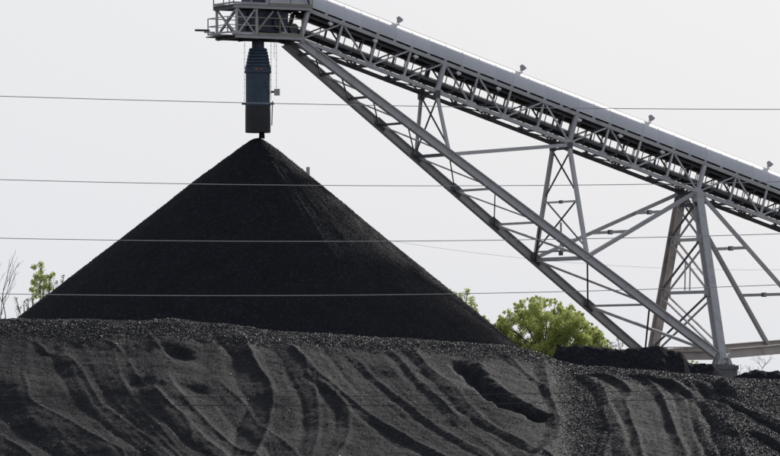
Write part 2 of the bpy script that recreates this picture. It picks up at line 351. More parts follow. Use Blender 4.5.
def bank_lumps():
    n = 240000
    x = rng.uniform(-21.5, 21.5, n); y = YC + 0.9 - 19.5 * rng.random(n)
    c = coarse(x, y); keep = rng.random(n) < (0.45 + 0.55 * c); x, y, c = x[keep], y[keep], c[keep]
    s = 0.016 + 0.022 * rng.random(len(x)) ** 2 + c * (0.006 + 0.030 * rng.random(len(x)) ** 3)
    big = rng.random(len(x)) < .005; s[big] *= 1.5 + 1.3 * rng.random(big.sum())
    P = np.stack([x, y, bank_z(x, y) - s * (.25 - .25 * c)], -1)
    lumps('coal_lumps', P, s, M['coal_lump'], 'loose lumps of coal strewn over the tracked foreground bank', 'coal')
bank_lumps()

# ------------------------------------------------------------------ conveyor geometry
TH = R(30.0); INC = 0.2925; L = 2.694; HT = 2.0; WG = 2.0
A = np.array([math.cos(TH), math.sin(TH), 0]); C = np.array([math.sin(TH), -math.cos(TH), 0])   # along, and across towards the camera
G = A * math.cos(INC) - ZUP * math.sin(INC); N = A * math.sin(INC) + ZUP * math.cos(INC)
U0 = at(342.68, 23.51, F_PX / 15.3)
def gp(k, c=0.0, n=0.0): return U0 + G * L * k + C * c + N * n         # point on the gallery
def hp(s, c, z): p = U0 + A * s + C * c; return np.array([p[0], p[1], z])   # point by horizontal run, across, height
CH = gp(-2.23, -1.0); CHX, CHY = CH[0], CH[1]                          # the chute and the cone's axis
SPX = F_PX / CHY
def zv(v, Y=None): return CAM_Z + (V_HOR - v) * (Y or CHY) / F_PX

# ------------------------------------------------------------------ the tall cone
def cone_z(r, a):
    ca = np.cos(a); tan = 0.799 + 0.026 * ca
    r2 = r + 0.012 * fbm(a * 9, r * .25 + 5, 3) * np.clip(r, 0, 4)
    top = zv(135.0)
    z = top - tan * (np.sqrt(r2 * r2 + .2) - 0.20) + 0.014 * np.clip(r / 4, 0, 1) * fbm(a * 26, r * .5, 3) + 0.02 * fbm(r * np.cos(a) * 2.3, r * np.sin(a) * 2.3, 3)
    return z
def cone():
    rs = np.concatenate([[0.01], np.linspace(.15, 24, 230)]); na = 620; an = np.linspace(0, 2 * math.pi, na, endpoint=False)
    RR, AA = np.meshgrid(rs, an, indexing='ij')
    # periodic: blend across the seam at the back of the pile
    AA2 = (AA - math.pi / 2) % (2 * math.pi)
    Z = cone_z(RR, AA2 + math.pi / 2); w = np.clip((2 * math.pi - AA2) / .3, 0, 1)
    Z = Z * w + cone_z(RR, AA2 - 2 * math.pi + math.pi / 2) * (1 - w)
    Z = np.maximum(Z, -0.6)
    v = np.stack([CHX + RR * np.cos(AA), CHY + RR * np.sin(AA), Z], -1).reshape(-1, 3)
    i = np.arange(len(rs) * na).reshape(len(rs), na); j = np.roll(i, -1, 1)
    f = np.stack([i[:-1], i[1:], j[1:], j[:-1]], -1).reshape(-1, 4)
    root = thing('coal_pile', 'tall conical black coal pile under the blue loading chute', 'coal pile', (CHX, CHY, 0))
    v = v - np.array([CHX, CHY, 0])
    big_mesh('heap', v, f, M['fresh_coal'], root, smooth=True)
    n = 70000
    r = 23 * np.sqrt(rng.random(n)); a = rng.uniform(R(-175), R(15), n); a2 = (a - math.pi / 2) % (2 * math.pi) + math.pi / 2
    s = 0.022 + 0.03 * rng.random(n) ** 2.5
    P = np.stack([CHX + r * np.cos(a), CHY + r * np.sin(a), cone_z(r, a2) + s * .2], -1) - np.array([CHX, CHY, 0])
    P = P[P[:, 2] > 0.1]; s = s[:len(P)]
    lumps('loose_lumps', P, s, M['fresh_lump'], None, None)
    bpy.data.objects['loose_lumps'].parent = root
cone()

# dark ridge of coal behind the bank, left of the tower foot
def ridge(name, label, spec, Y, wid, mt):
    # spec: (u, v) crest in the photo at distance Y
    us = np.array([p[0] for p in spec], float); vs = np.array([p[1] for p in spec], float)
    xs = (us - 390) * Y / F_PX; zs = CAM_Z + (V_HOR - vs) * Y / F_PX
    X, T = np.meshgrid(np.arange(xs[0], xs[-1], .07), np.arange(-wid, wid, .09))
    top = np.interp(X, xs, zs) + 0.09 * fbm(X * 1.1, X * 0 + 3, 4)
    Z = top - 0.80 * (np.sqrt(T * T + .12) - .3) + 0.05 * fbm(X * 1.3, T * 1.3 + 8, 4) + .05 * fbm(X * 5, T * 5, 4)
    Z = np.maximum(Z, -0.5); ny, nx = X.shape
    v = np.stack([X, T + Y, Z], -1).reshape(-1, 3); i = np.arange(ny * nx).reshape(ny, nx)
    f = np.stack([i[:-1, :-1], i[:-1, 1:], i[1:, 1:], i[1:, :-1]], -1).reshape(-1, 4)
    tag(big_mesh(name, v, f, mt, smooth=True), label, 'coal heap')
ridge('coal_heap', 'low flat topped black coal heap in front of the trestle feet', [(540,400),(548,366),(556,352),(563,347),(575,345.5),(592,346.5),(600,347.5),(615,347),(640,348),(652,346),(663,345.5),(673,349),(682,354),(689,361),(698,363),(712,364),(722,372),(730,400)], 287.0, 5.0, M['fresh_coal'])
ridge('coal_heap', 'low dark coal heap at the right edge behind the bare shrubs', [(715,400),(735,376),(748,371.5),(757,369.5),(768,371),(785,370),(830,366),(900,400)], 268.0, 3.6, M['fresh_coal'])

# ------------------------------------------------------------------ conveyor gallery
gal = thing('conveyor_gallery', 'long inclined grey truss gallery with a rounded sheet metal hood', 'conveyor', gp(5, -1, -HT))
K0, K1 = -1.0, 17.0
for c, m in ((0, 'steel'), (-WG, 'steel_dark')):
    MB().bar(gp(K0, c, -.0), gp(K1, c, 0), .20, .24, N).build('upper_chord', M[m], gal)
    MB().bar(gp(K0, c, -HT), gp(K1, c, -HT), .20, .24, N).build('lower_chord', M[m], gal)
pairs = [(0,-1),(0,1),(2,1),(3,2),(3,4),(4,5),(6,5),(6,7),(8,7),(8,9),(10,9),(10,11),(12,11),(12,13),(14,13),(14,15),(16,15),(16,17)]
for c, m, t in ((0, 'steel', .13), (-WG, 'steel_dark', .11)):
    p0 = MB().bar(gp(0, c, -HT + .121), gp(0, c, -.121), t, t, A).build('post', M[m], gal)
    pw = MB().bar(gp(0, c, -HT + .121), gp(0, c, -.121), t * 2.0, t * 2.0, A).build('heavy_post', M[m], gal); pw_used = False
    p_used = False
    for k in range(-1, 18):
        if k in (-1, 3, 7, 11):
            if not pw_used: pw.location = Vector(pw.location) + Vector(tuple(G * L * k)); pw_used = True; pw_k = k
            else: again(pw, G * L * (k - pw_k))
        else:
            if not p_used: p0.location = Vector(p0.location) + Vector(tuple(G * L * k)); p_used = True; p_k = k
            else: again(p0, G * L * (k - p_k))
    ref = {}
    for ku, kl in pairs:
        d = kl - ku
        if d not in ref:
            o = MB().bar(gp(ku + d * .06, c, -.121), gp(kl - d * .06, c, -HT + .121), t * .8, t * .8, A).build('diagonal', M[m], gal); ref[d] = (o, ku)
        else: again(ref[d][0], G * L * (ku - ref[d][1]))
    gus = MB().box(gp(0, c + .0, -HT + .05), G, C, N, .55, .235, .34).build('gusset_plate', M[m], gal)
    for k in range(1, 18): again(gus, G * L * k)
# cross members between the two trusses at the bottom, and the zigzag between them
cb = MB().bar(gp(0, -.101, -HT), gp(0, -WG + .101, -HT), .12, .14, N).build('cross_beam', M['steel_dark'], gal)
for k in range(1, 18): again(cb, G * L * k)
zz = MB().bar(gp(.04, -.11, -HT + .02), gp(.96, -WG + .11, -HT + .02), .07, .07, N).build('lateral_brace', M['steel_dark'], gal)
z2 = MB().bar(gp(.04, -WG + .11, -HT + .02), gp(.96, -.11, -HT + .02), .07, .07, N).build('lateral_brace', M['steel_dark'], gal)
again(z2, -G * L)
for k in range(2, 17, 2): again(zz, G * L * k); again(z2, G * L * k)
# carrying deck with belt and idler frames
MB().box(gp((K0 + K1) / 2, -1, -.12), G, C, N, L * (K1 - K0), 1.78, .10).build('deck', M['belt'], gal)
MB().box(gp((K0 + K1) / 2, -1, .16), G, C, N, L * (K1 - K0), 1.2, .10).build('belt', M['belt'], gal)
for c in (-.42, -1.58): MB().bar(gp(K0, c, -.26), gp(K1, c, -.26), .08, .18, N).build('stringer', M['steel_dark'], gal)
ib = MB().bar(gp(.25, -.3, .02), gp(.25, -1.7, .02), .10, .2, N)
ib.bar(gp(.25, -.3, -.42), gp(.25, -1.7, -.42), .07, .09, N); ib.bar(gp(.25, -.42, -.42), gp(.25, -.42, -.2), .06, .06, A); ib.bar(gp(.25, -1.58, -.42), gp(.25, -1.58, -.2), .06, .06, A)
idl = ib.build('idler_frame', M['steel_dark'], gal)
for k in range(1, 34): again(idl, G * L * .5 * k)
# walkway / return run at mid height
MB().box(gp((K0 + K1) / 2, -1.0, -1.30), G, C, N, L * (K1 - K0), .95, .06).build('return_belt', M['belt'], gal)
for c in (-.42, -1.58): MB().bar(gp(K0, c, -1.33), gp(K1, c, -1.33), .09, .20, N).build('return_stringer', M['steel_dark'], gal)
rr = MB().tube([gp(.5, -.40, -1.5), gp(.5, -1.6, -1.5)], .07, 8)
rr.bar(gp(.5, -.43, -1.5), gp(.5, -.43, -1.38), .07, .07, A); rr.bar(gp(.5, -1.57, -1.5), gp(.5, -1.57, -1.38), .07, .07, A)
ro = rr.build('return_roller', M['steel_dark'], gal)
for k in range(1, 17): again(ro, G * L * k)
for c in (-.44, -1.56):
    hdo = MB().bar(gp(.25, c, -1.23), gp(.25, c, -.30), .05, .05, A).build('hanger', M['steel_dark'], gal)
    for k in range(1, 33): again(hdo, G * L * .5 * k)
# handrail on the far side
wk = MB().box(gp((K0 + K1) / 2, -2.5, -1.12), G, C, N, L * (K1 - K0), .75, .07).build('walkway', M['steel_dark'], gal)
rl = MB()
for n_ in (-.08, -.60): rl.bar(gp(K0, -2.86, n_), gp(K1, -2.86, n_), .05, .05, N)
for k in np.arange(K0, K1, .5): rl.bar(gp(k, -2.86, -1.1), gp(k, -2.86, -.06), .05, .05, A)
rl.build('handrail', M['olive'], wk, gal)
kb = MB().bar(gp(0, -2.1, -1.75), gp(0, -2.8, -1.17), .06, .06, A).build('walkway_bracket', M['steel_dark'], wk, gal)
for k in range(1, 17): again(kb, G * L * k)
# hood: curved sheets, two to a bay, each standing clear of the chord on little feet
def arch(off=0.0, n=18):
    a_, b_ = 1.06 + off, 1.22 + off
    return [(-1 + a_ * math.copysign(abs(math.cos(t)) ** 1.0, math.cos(t)), .25 + b_ * abs(math.sin(t)) ** 1.0) for t in np.linspace(0, math.pi, n)]
def panel(k0, k1):
    m = MB(); pro = arch(); inn = arch(-.03); n = len(pro)
    for k, pr_ in ((k0, pro), (k1, pro), (k0, inn), (k1, inn)):
        for c, nn in pr_: m.v.append(gp(k, c, nn))
    for i in range(n - 1):
        m.f += [(i, i+1, n+i+1, n+i), (2*n+i, 3*n+i, 3*n+i+1, 2*n+i+1), (i, 2*n+i, 2*n+i+1, i+1), (n+i, n+i+1, 3*n+i+1, 3*n+i)]
    m.f += [(0, n, 3*n, 2*n), (n-1, 3*n-1, 4*n-1, 2*n-1)]
    return m
hp0 = panel(.006, .494).build('hood_panel', M['hood'], gal, smooth=True)
md = hp0.modifiers.new('split', 'EDGE_SPLIT'); md.split_angle = R(40)
sm = MB(); so = arch(.012); si = arch(-.004); nn_ = len(so)
for k, pr_ in ((-.012, so), (.012, so), (-.012, si), (.012, si)):
    for c, q in pr_: sm.v.append(gp(k, c, q))
for i in range(nn_ - 1): sm.f += [(i, i+1, nn_+i+1, nn_+i), (2*nn_+i, 3*nn_+i, 3*nn_+i+1, 2*nn_+i+1), (i, 2*nn_+i, 2*nn_+i+1, i+1), (nn_+i, nn_+i+1, 3*nn_+i+1, 3*nn_+i)]
seam = sm.build('hood_seam', M['hood'], gal)
foot = MB().bar(gp(0, .02, .121), gp(0, .02, .40), .22, .05, C).build('hood_foot', M['steel'], gal)
foot2 = MB().bar(gp(0, -2.02, .121), gp(0, -2.02, .40), .22, .05, C).build('hood_foot', M['steel'], gal)
for i in range(-2, 34):
    if i: again(hp0, G * L * .5 * i); again(seam, G * L * .5 * i); again(foot, G * L * .5 * i); again(foot2, G * L * .5 * i)
MB().tube([gp(K0 - .2, -1.25, 1.56), gp(K1, -1.25, 1.56)], .028, 6).build('ridge_pipe', M['olive'], gal)
rb = MB().bar(gp(.25, -1.25, 1.44), gp(.25, -1.25, 1.55), .05, .05, A).build('pipe_clip', M['lampgrey'], gal)
for k in range(-1, 17): 
    if k: again(rb, G * L * k)

# ------------------------------------------------------------------ head platform
FZ, UZ = zv(36.0, 317), zv(6.3, 317)          # lower and upper floor heights
hpf = thing('head_platform', 'two level steel head platform with handrails at the conveyor end', 'platform', hp(-5.8, -1, FZ))
S0, S1, CF, CN = -8.16, -3.35, -2.35, .35
MB().box(hp((S0 + S1) / 2, (CF + CN) / 2, FZ + .03), A, C, ZUP, S1 - S0 - .1, CN - CF - .1, .06).build('lower_floor', M['steel_dark'], hpf)
for c in (CF, CN): MB().ibeam(hp(S0, c, FZ - .04), hp(S1 + .2, c, FZ - .04), .26, .16, .035, .03).build('floor_beam', M['steel_mid'], hpf)
for s in (S0 + .08, -6.5, -5.0, S1): MB().ibeam(hp(s, CF + .083, FZ - .1), hp(s, CN - .083, FZ - .1), .26, .14, .03, .03).build('floor_joist', M['steel_dark'], hpf)
T0, T1 = -8.3, -2.5
MB().box(hp((T0 + T1) / 2, (CF + CN) / 2, UZ + .05), A, C, ZUP, T1 - T0, CN - CF - .1, .06).build('upper_floor', M['steel_dark'], hpf)
for c in (CF - .05, CN + .05): MB().ibeam(hp(T0, c, UZ - .03), hp(T1, c, UZ - .03), .27, .16, .04, .03).build('floor_beam', M['steel_mid'], hpf)
for s in (T0 + .08, -6.4, -4.8, -3.4): MB().ibeam(hp(s, CF + .04, UZ - .1), hp(s, CN - .04, UZ - .1), .26, .14, .03, .03).build('floor_joist', M['steel_dark'], hpf)
for s, c in ((S0 + .1, CF), (S0 + .1, CN), (-6.6, CN), (-6.6, CF), (-4.6, CF), (S1, CF)): MB().bar(hp(s, c, FZ + .11), hp(s, c, UZ - .18), .13, .13, A).build('column', M['steel'], hpf)
for p, q in (((S0 + .1, CF + .08), (S0 + .1, CN - .08)), ((S0 + .2, CN), (-6.7, CN)), ((S0 + .2, CF), (-6.7, CF))):
    MB().bar(hp(*p, FZ + .12), hp(*q, UZ - .2), .09, .09, A).build('cross_brace', M['steel'], hpf)
    MB().bar(hp(p[0] - .03, p[1] + .03, UZ - .2), hp(q[0] - .03, q[1] + .03, FZ + .12), .09, .09, A).build('cross_brace', M['steel'], hpf)
def rail(name, pts, z, mt, parent, step=1.15, hgt=1.08, t=.055):
    m = MB()
    for (s0, c0), (s1, c1) in zip(pts[:-1], pts[1:]):
        for h in (hgt, hgt * .52): m.bar(hp(s0, c0, z + h), hp(s1, c1, z + h), t, t)
        m.bar(hp(s0, c0, z + .06), hp(s1, c1, z + .06), .02, .12)
        n = max(1, int(math.hypot(s1 - s0, c1 - c0) / step))
        for i in range(n + 1):
            s = s0 + (s1 - s0) * i / n; c = c0 + (c1 - c0) * i / n; m.bar(hp(s, c, z), hp(s, c, z + hgt), t, t, A)
    return m.build(name, M[mt], parent)
rail('handrail', [(-6.5, CN + .02), (S1 + .1, CN + .02)], FZ + .1, 'olive', hpf)
rail('handrail', [(-6.5, CF), (S0 - .55, CF), (S0 - .55, CN), (-6.5, CN)], FZ + .1, 'steel', hpf)
MB().box(hp(S0 - .35, (CF + CN) / 2, FZ - .02), A, C, ZUP, .7, CN - CF, .07).build('outer_grating', M['steel_dark'], hpf)
rail('handrail', [(T0 + 2.6, CN + .05), (T1, CN + .05)], UZ + .12, 'olive', hpf)
rail('handrail', [(T1, CF), (T0, CF), (T0, CN + .05), (T0 + 2.6, CN + .05)], UZ + .12, 'steel', hpf)
pp = hp(S0 - .6, CF + .3, zv(28.6, 316)); MB().tube([pp, pp - A * .95 - C * .2], .07, 8).build('outrigger_pipe', M['steel_dark'], hpf)
MB().tube([pp + C * .7 - ZUP * .16, pp + C * .7 - A * .75 - ZUP * .18], .05, 8).build('outrigger_pipe', M['steel'], hpf)
# machinery on the platform
mch = MB(); mch.box(hp(-5.35, -1.05, FZ + 1.02), A, C, ZUP, 2.9, 1.5, 1.35).build('gearbox_housing', M['navy'], hpf)
MB().tube([hp(-4.6, -.1, FZ + .95), hp(-4.6, -2.0, FZ + .95)], .48, 20).build('head_pulley', M['navy'], hpf)
MB().tube([hp(-3.4, -.4, FZ + .62), hp(-3.4, -1.4, FZ + .62)], .34, 16).build('drive_motor', M['steel_dark'], hpf)
MB().tube([hp(-6.9, -.5, FZ + .35), hp(-6.9, -.5, UZ - .3)], .09, 10).build('duct', M['navy'], hpf)
MB().tube([hp(-7.4, CN - .5, FZ + .12), hp(-7.4, CN - .5, FZ + .95)], .16, 12).build('drum', M['steel_dark'], hpf)
MB().box(hp(-3.85, -.8, FZ + .2), A, C, ZUP, 1.3, 1.1, .22).build('motor_base', M['steel'], hpf)
MB().bar(hp(-6.5, CN - .3, FZ + .2), hp(-5.2, CN - .3, UZ - .25), .10, .10).build('cross_brace', M['steel'], hpf)
MB().bar(hp(-4.9, CN - .3, UZ - .25), hp(-4.2, CN - .3, FZ + .2), .10, .10).build('cross_brace', M['steel'], hpf)
MB().box(hp(-3.9, -1.05, UZ + .85), A, C, ZUP, 3.4, 1.9, 1.2).build('head_house', M['hood'], hpf)
MB().box(hp(-6.1, -1.05, UZ + .7), A, C, ZUP, .9, 1.5, .9).build('drive_guard', M['navy'], hpf)
MB().bar(hp(-3.1, CN - .2, UZ + 1.35), hp(-2.55, CN - .2, UZ + .25), .08, .08).build('cross_brace', M['steel_dark'], hpf)
MB().bar(gp(-1.55, .02, -HT - .15), gp(-.9, .02, -HT), .3, .35, N).build('end_bracket', M['steel'], hpf)
MB().bar(gp(-1.55, -WG, -HT - .15), gp(-.9, -WG, -HT), .3, .35, N).build('end_bracket', M['steel_dark'], hpf)

# ------------------------------------------------------------------ telescopic chute
cc = np.array([CHX, CHY, 0])
def zc_(v): return zv(v)
chu = thing('loading_chute', 'hanging blue telescopic loading chute above the cone top', 'chute', (CHX, CHY, zc_(48)))
MB().lathe(cc, [(.40, zc_(49.5)), (.40, zc_(32))]).build('neck', M['navy'], chu, smooth=False)
rings = [(.57, 48.2, 51.0), (.62, 51.2, 54.0), (.66, 54.2, 57.2), (.70, 57.4, 60.4), (.74, 60.6, 63.6), (.78, 63.8, 66.8)]
for r, v0, v1 in rings:
    MB().lathe(cc, [(r - .06, zc_(v1)), (r + .02, zc_(v1) + .01), (r + .035, zc_(v1) + .05), (r, zc_(v0) - .02), (r - .06, zc_(v0))]).build('telescopic_ring', M['blue'], chu)
colr = MB().lathe(cc, [(.80, zc_(73.2)), (.87, zc_(73)), (.87, zc_(70.6)), (.83, zc_(70.4)), (.83, zc_(69)), (.86, zc_(68.8)), (.86, zc_(67.2)), (.79, zc_(67))]).build('collar', M['blue'], chu)
for du in (-2.6, 2.4): MB().box(cc + np.array([du / SPX + .08, -math.sqrt(.85 ** 2 - (du / SPX + .08) ** 2), zc_(69.6)]), np.array([1., 0, 0]), np.array([0, 1., 0]), ZUP, .2, .06, .13).build('orange_marker', M['orange'], chu)
MB().lathe(cc, [(.795, zc_(104)), (.795, zc_(73.3))], 48).build('outer_sleeve', M['blue'], chu)
MB().lathe(cc, [(.83, zc_(106)), (.83, zc_(104.1))], 48).build('sleeve_band', M['blue'], chu)
MB().lathe(cc, [(.80, zc_(132.6)), (.825, zc_(132.4)), (.825, zc_(110)), (.81, zc_(106.1))], 48).build('rubber_skirt', M['rubber'], chu)
for sx, a_ in ((-1, .78), (1, .78)):
    MB().box(cc + np.array([sx * (a_ + .12), -.05, zc_(103.6)]), np.array([1., 0, 0]), np.array([0, 1., 0]), ZUP, .30, .22, .14).build('cable_lug', M['steel_dark'], chu)
MB().bar(cc + np.array([.94, -.05, zc_(101)]), cc + np.array([.90, -.05, zc_(125.5)]), .05, .05, A).build('sensor_rod', M['steel_dark'], chu)
MB().lathe(cc + np.array([.25, 0, 0]), [(.20, zc_(138.5)), (.17, zc_(132.7))], 12).build('coal_stream', M['fresh_coal'], chu)
bx = cc + np.array([1.24, -.1, zc_(92.2)])
MB().box(bx, np.array([1., 0, 0]), np.array([0, 1., 0]), ZUP, .36, .36, .42).build('junction_box', M['lampgrey'], chu)
MB().box(bx + np.array([-.30, 0, .02]), np.array([1., 0, 0]), np.array([0, 1., 0]), ZUP, .24, .1, .14).build('box_bracket', M['steel_dark'], chu)
def chain(x, y, v0, v1, name='hoist_chain'):
    m = MB(); z0, z1 = zc_(v0), zc_(v1); n = int((z0 - z1) / .22)
    m.bar(np.array([x, y, z0]), np.array([x, y, z1]), .018, .018, A)
    for i in range(n): m.box(np.array([x, y, z0 - (i + .5) * .22]), np.array([1., 0, 0]), np.array([0, 1., 0]), ZUP, .05 if i % 2 else .03, .05, .07)
    m.build(name, M['lampgrey'], chu)
chain(CHX + 1.20, CHY - .1, 41, 90.5); chain(CHX + .86, CHY - .4, 41, 100); chain(CHX - .86, CHY - .4, 41, 103); chain(CHX + 1.05, CHY + .3, 41, 58)

# ------------------------------------------------------------------ trestle: tower, boom and stub frames under the gallery
KT = 11
def nl(k): return gp(k, 0, -HT - .12)
def fl(k): return gp(k, -WG, -HT - .12)
ZP = zv(361, 333)                                             # foot level
def base_pt(c, da=-.25): p = gp(KT, c, -HT) + A * da; return np.array([p[0], p[1], ZP])
BN, BF = base_pt(3.35), base_pt(-WG - 3.5)
def lerp(p, q, t): return p * (1 - t) + q * t
def gusset(name, p, ax, az, sx, sz, parent, mt='steel', ay=None):
    ay = unit(np.cross(az, ax)) if ay is None else ay
    return MB().box(p, ax, ay, az, sx, .04, sz).build(name, M[mt], parent)

# main tower
tw = thing('support_tower', 'tall splayed two legged main tower with doubled cross bracing on the concrete pier', 'tower', lerp(BN, BF, .5))
MB().ibeam(BN - ZUP * .235, nl(KT), .62, .55, .07, .05, C).build('leg', M['steel'], tw)
tag(MB().ibeam(BF - ZUP * .235, fl(KT), .62, .55, .07, .05, C).build('leg', M['steel_tan'], tw), 'rust brown far leg')
def legpt(v, near):
    t = (zv(v, 333) - ZP) / (nl(KT)[2] - ZP); return lerp(BN, nl(KT), t) if near else lerp(BF, fl(KT), t)
for v in (239, 292): MB().bar(legpt(v, 1) - C * .25, legpt(v, 0) + C * .25, .22, .22).build('tie', M['steel'], tw)
MB().bar(legpt(204, 1) - C * .2, legpt(204, 0) + C * .2, .3, .25).build('tie', M['steel_dark'], tw)
for v0, v1 in ((206, 236), (242, 289), (296, 349)):
    for off in (-.33, .33):
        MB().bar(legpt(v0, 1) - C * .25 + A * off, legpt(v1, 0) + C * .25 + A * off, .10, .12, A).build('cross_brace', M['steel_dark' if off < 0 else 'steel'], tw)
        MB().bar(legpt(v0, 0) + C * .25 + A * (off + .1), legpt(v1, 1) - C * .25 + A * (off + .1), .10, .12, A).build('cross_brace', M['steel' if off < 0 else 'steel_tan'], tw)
mid = lerp(legpt(262, 1), legpt(262, 0), .5); mid2 = lerp(legpt(290, 1), legpt(290, 0), .5)
for off in (-.2, .2): MB().bar(mid + A * off, mid2 + A * off + C * .0, .07, .07, A).build('hanger', M['steel'], tw)
for v in (239, 292):
    for near, mt in ((1, 'steel'), (0, 'steel_tan')):
        p = legpt(v, near) - C * (.38 if near else -.38); MB().box(p, C, A, ZUP, .55, .40, .62).build('gusset_plate', M[mt], tw)
for near, mt in ((1, 'steel'), (0, 'steel_dark')):
    p = legpt(196, near); MB().box(p, C, A, ZUP, .72, .5, .7).build('head_plate', M[mt], tw)
# foot with stiffeners
for b, mt in ((BN, 'steel'), (BF, 'steel_tan')):
    MB().box(b + ZUP * -.27, A, C, ZUP, 1.35, 1.15, .06).build('base_plate', M['steel_dark'], tw)
    m = MB()
    def tri(p0, p1, p2, th):                # triangular stiffener plate
        n0 = len(m.v); p0, p1, p2 = map(np.asarray, (p0, p1, p2)); nn = unit(np.cross(p1 - p0, p2 - p0)) * th / 2
        m.v.extend([p0 - nn, p1 - nn, p2 - nn, p0 + nn, p1 + nn, p2 + nn])
        m.f.extend([(n0, n0+2, n0+1), (n0+3, n0+4, n0+5), (n0, n0+1, n0+4, n0+3), (n0+1, n0+2, n0+5, n0+4), (n0+2, n0, n0+3, n0+5)])
    for s in (-1, 1):
        for t in (-.34, 0, .34): tri(b + A * s * .62 + C * t - ZUP * .24, b + A * s * .24 + C * t - ZUP * .24, b + A * s * .24 + C * t + ZUP * .62, .05)
        for t in (-.25, .25): tri(b + C * s * .56 + A * t - ZUP * .24, b + C * s * .30 + A * t - ZUP * .24, b + C * s * .30 + A * t + ZUP * .62, .05)
    m.box(b + ZUP * .20, A, C, ZUP, .62, .70, .08)
    m.build('foot_stiffener', M[mt], tw)
def pier(b, label):
    t = thing('concrete_pier', label, 'pier', (b[0], b[1], -.2)); top = b[2] - .30
    MB().box(np.array([b[0], b[1], (top - .27 - .2) / 2 - .0]), A, C, ZUP, 1.6, 1.35, top - .27 + .2).build('shaft', M['concrete'], t)
    MB().box(np.array([b[0], b[1], top - .14]), A, C, ZUP, 1.72, 1.47, .27).build('cap', M['concrete'], t)
pier(BN, 'dark concrete pier under the near foot of the main tower')
pier(BF, 'concrete pier under the rust brown far tower foot')

# inclined boom from the tower foot up to the gallery head
bm = thing('inclined_boom', 'long inclined two chord lattice boom from tower foot to gallery head', 'boom', lerp(BN, BF, .5) - A * 1.0)
bN0, bN1 = BN - A * .5 + ZUP * .42, gp(-1, 0, -HT - .15); bF0, bF1 = BF - A * .5 + ZUP * .42, gp(-1, -WG, -HT - .15)
UPB = np.cross(C, unit(bN1 - bN0)); UPB = UPB if UPB[2] > 0 else -UPB
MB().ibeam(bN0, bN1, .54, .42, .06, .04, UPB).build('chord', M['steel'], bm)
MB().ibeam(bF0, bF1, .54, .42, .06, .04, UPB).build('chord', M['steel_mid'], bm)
TS = [.0, .165, .317, .432, .54, .649, .748, .83, .905, .965]      # nodes from the foot up
nd = [(lerp(bN0, bN1, t), lerp(bF0, bF1, t)) for t in TS]
for i, (n_, f_) in enumerate(nd):
    if i == 0: continue
    w = .26 if i == 2 else .15
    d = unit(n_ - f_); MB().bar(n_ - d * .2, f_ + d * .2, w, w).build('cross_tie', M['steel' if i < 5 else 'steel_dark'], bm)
    if i < 7: gusset('gusset_plate', f_ + ZUP * .05 + C * .22, unit(bF1 - bF0), UPB, .9, .6, bm, 'steel_dark')
for i in range(len(nd) - 1):
    (n0, f0), (n1, f1) = nd[i], nd[i + 1]
    t = .15 if i < 3 else .10
    if i > 0: MB().bar(f1 + ZUP * .02, n0 + ZUP * .02, t, t).build('diagonal', M['steel'], bm)
    else: MB().bar(f1 + ZUP * .02, lerp(n0, n1, .05), t * 1.3, t * 1.3).build('diagonal', M['steel'], bm)
    MB().bar(n1 - ZUP * .16, f0 - ZUP * .16, t * .75, t * .75).build('diagonal', M['steel_dark'], bm)

# stub frames standing on the boom
def stub(k, bn, bf, label, heavy, X2):
    t = thing('stub_frame', label, 'frame', lerp(bn, bf, .5)); w = .24 if heavy else .19
    tn, tf = nl(k), fl(k)
    MB().bar(bn, tn, w, w, A).build('leg', M['steel'], t); MB().bar(bf, tf, w, w, A).build('leg', M['steel'], t)
    def P(f, near): return lerp(bn, tn, f) if near else lerp(bf, tf, f)
    MB().bar(P(.965, 1), P(.965, 0), .14, .14).build('tie', M['steel_dark'], t)
    lv = [.94, .52, .06] if X2 else [.94, .06]
    if X2:
        MB().bar(P(.5, 1), P(.5, 0), .13, .13).build('tie', M['steel'], t)
        MB().box(lerp(P(.5, 1), P(.5, 0), .5), C, A, ZUP, .22, .2, .22).build('joint_block', M['steel_dark'], t)
        MB().bar(P(.07, 1), P(.07, 0), .13, .13).build('tie', M['steel'], t)
        q = lerp(P(.32, 1), P(.32, 0), .5); q2 = lerp(P(.05, 1), P(.05, 0), .5); MB().bar(q, q2, .10, .10, A).build('hanger', M['steel'], t)
        MB().box(q2, C, A, ZUP, .26, .2, .3).build('joint_block', M['steel_dark'], t)
    for a_, b_ in zip(lv[:-1], lv[1:]):
        MB().bar(P(a_, 1), P(b_ + .02, 0), .085, .085, A).build('cross_brace', M['steel_dark'], t)
        MB().bar(P(a_, 0) + A * .1, P(b_ + .02, 1) + A * .1, .085, .085, A).build('cross_brace', M['steel_dark'], t)
    for near in (1, 0): MB().box(P(.985, near), C, A, ZUP, .36, .34, .5).build('gusset_plate', M['steel_dark'], t)
stub(3, nd[5][0], nd[5][1], 'short cross braced stub frame on the boom, nearest to the chute', False, False)
stub(7, nd[2][0], nd[2][1], 'taller cross braced stub frame midway between chute and main tower', True, True)

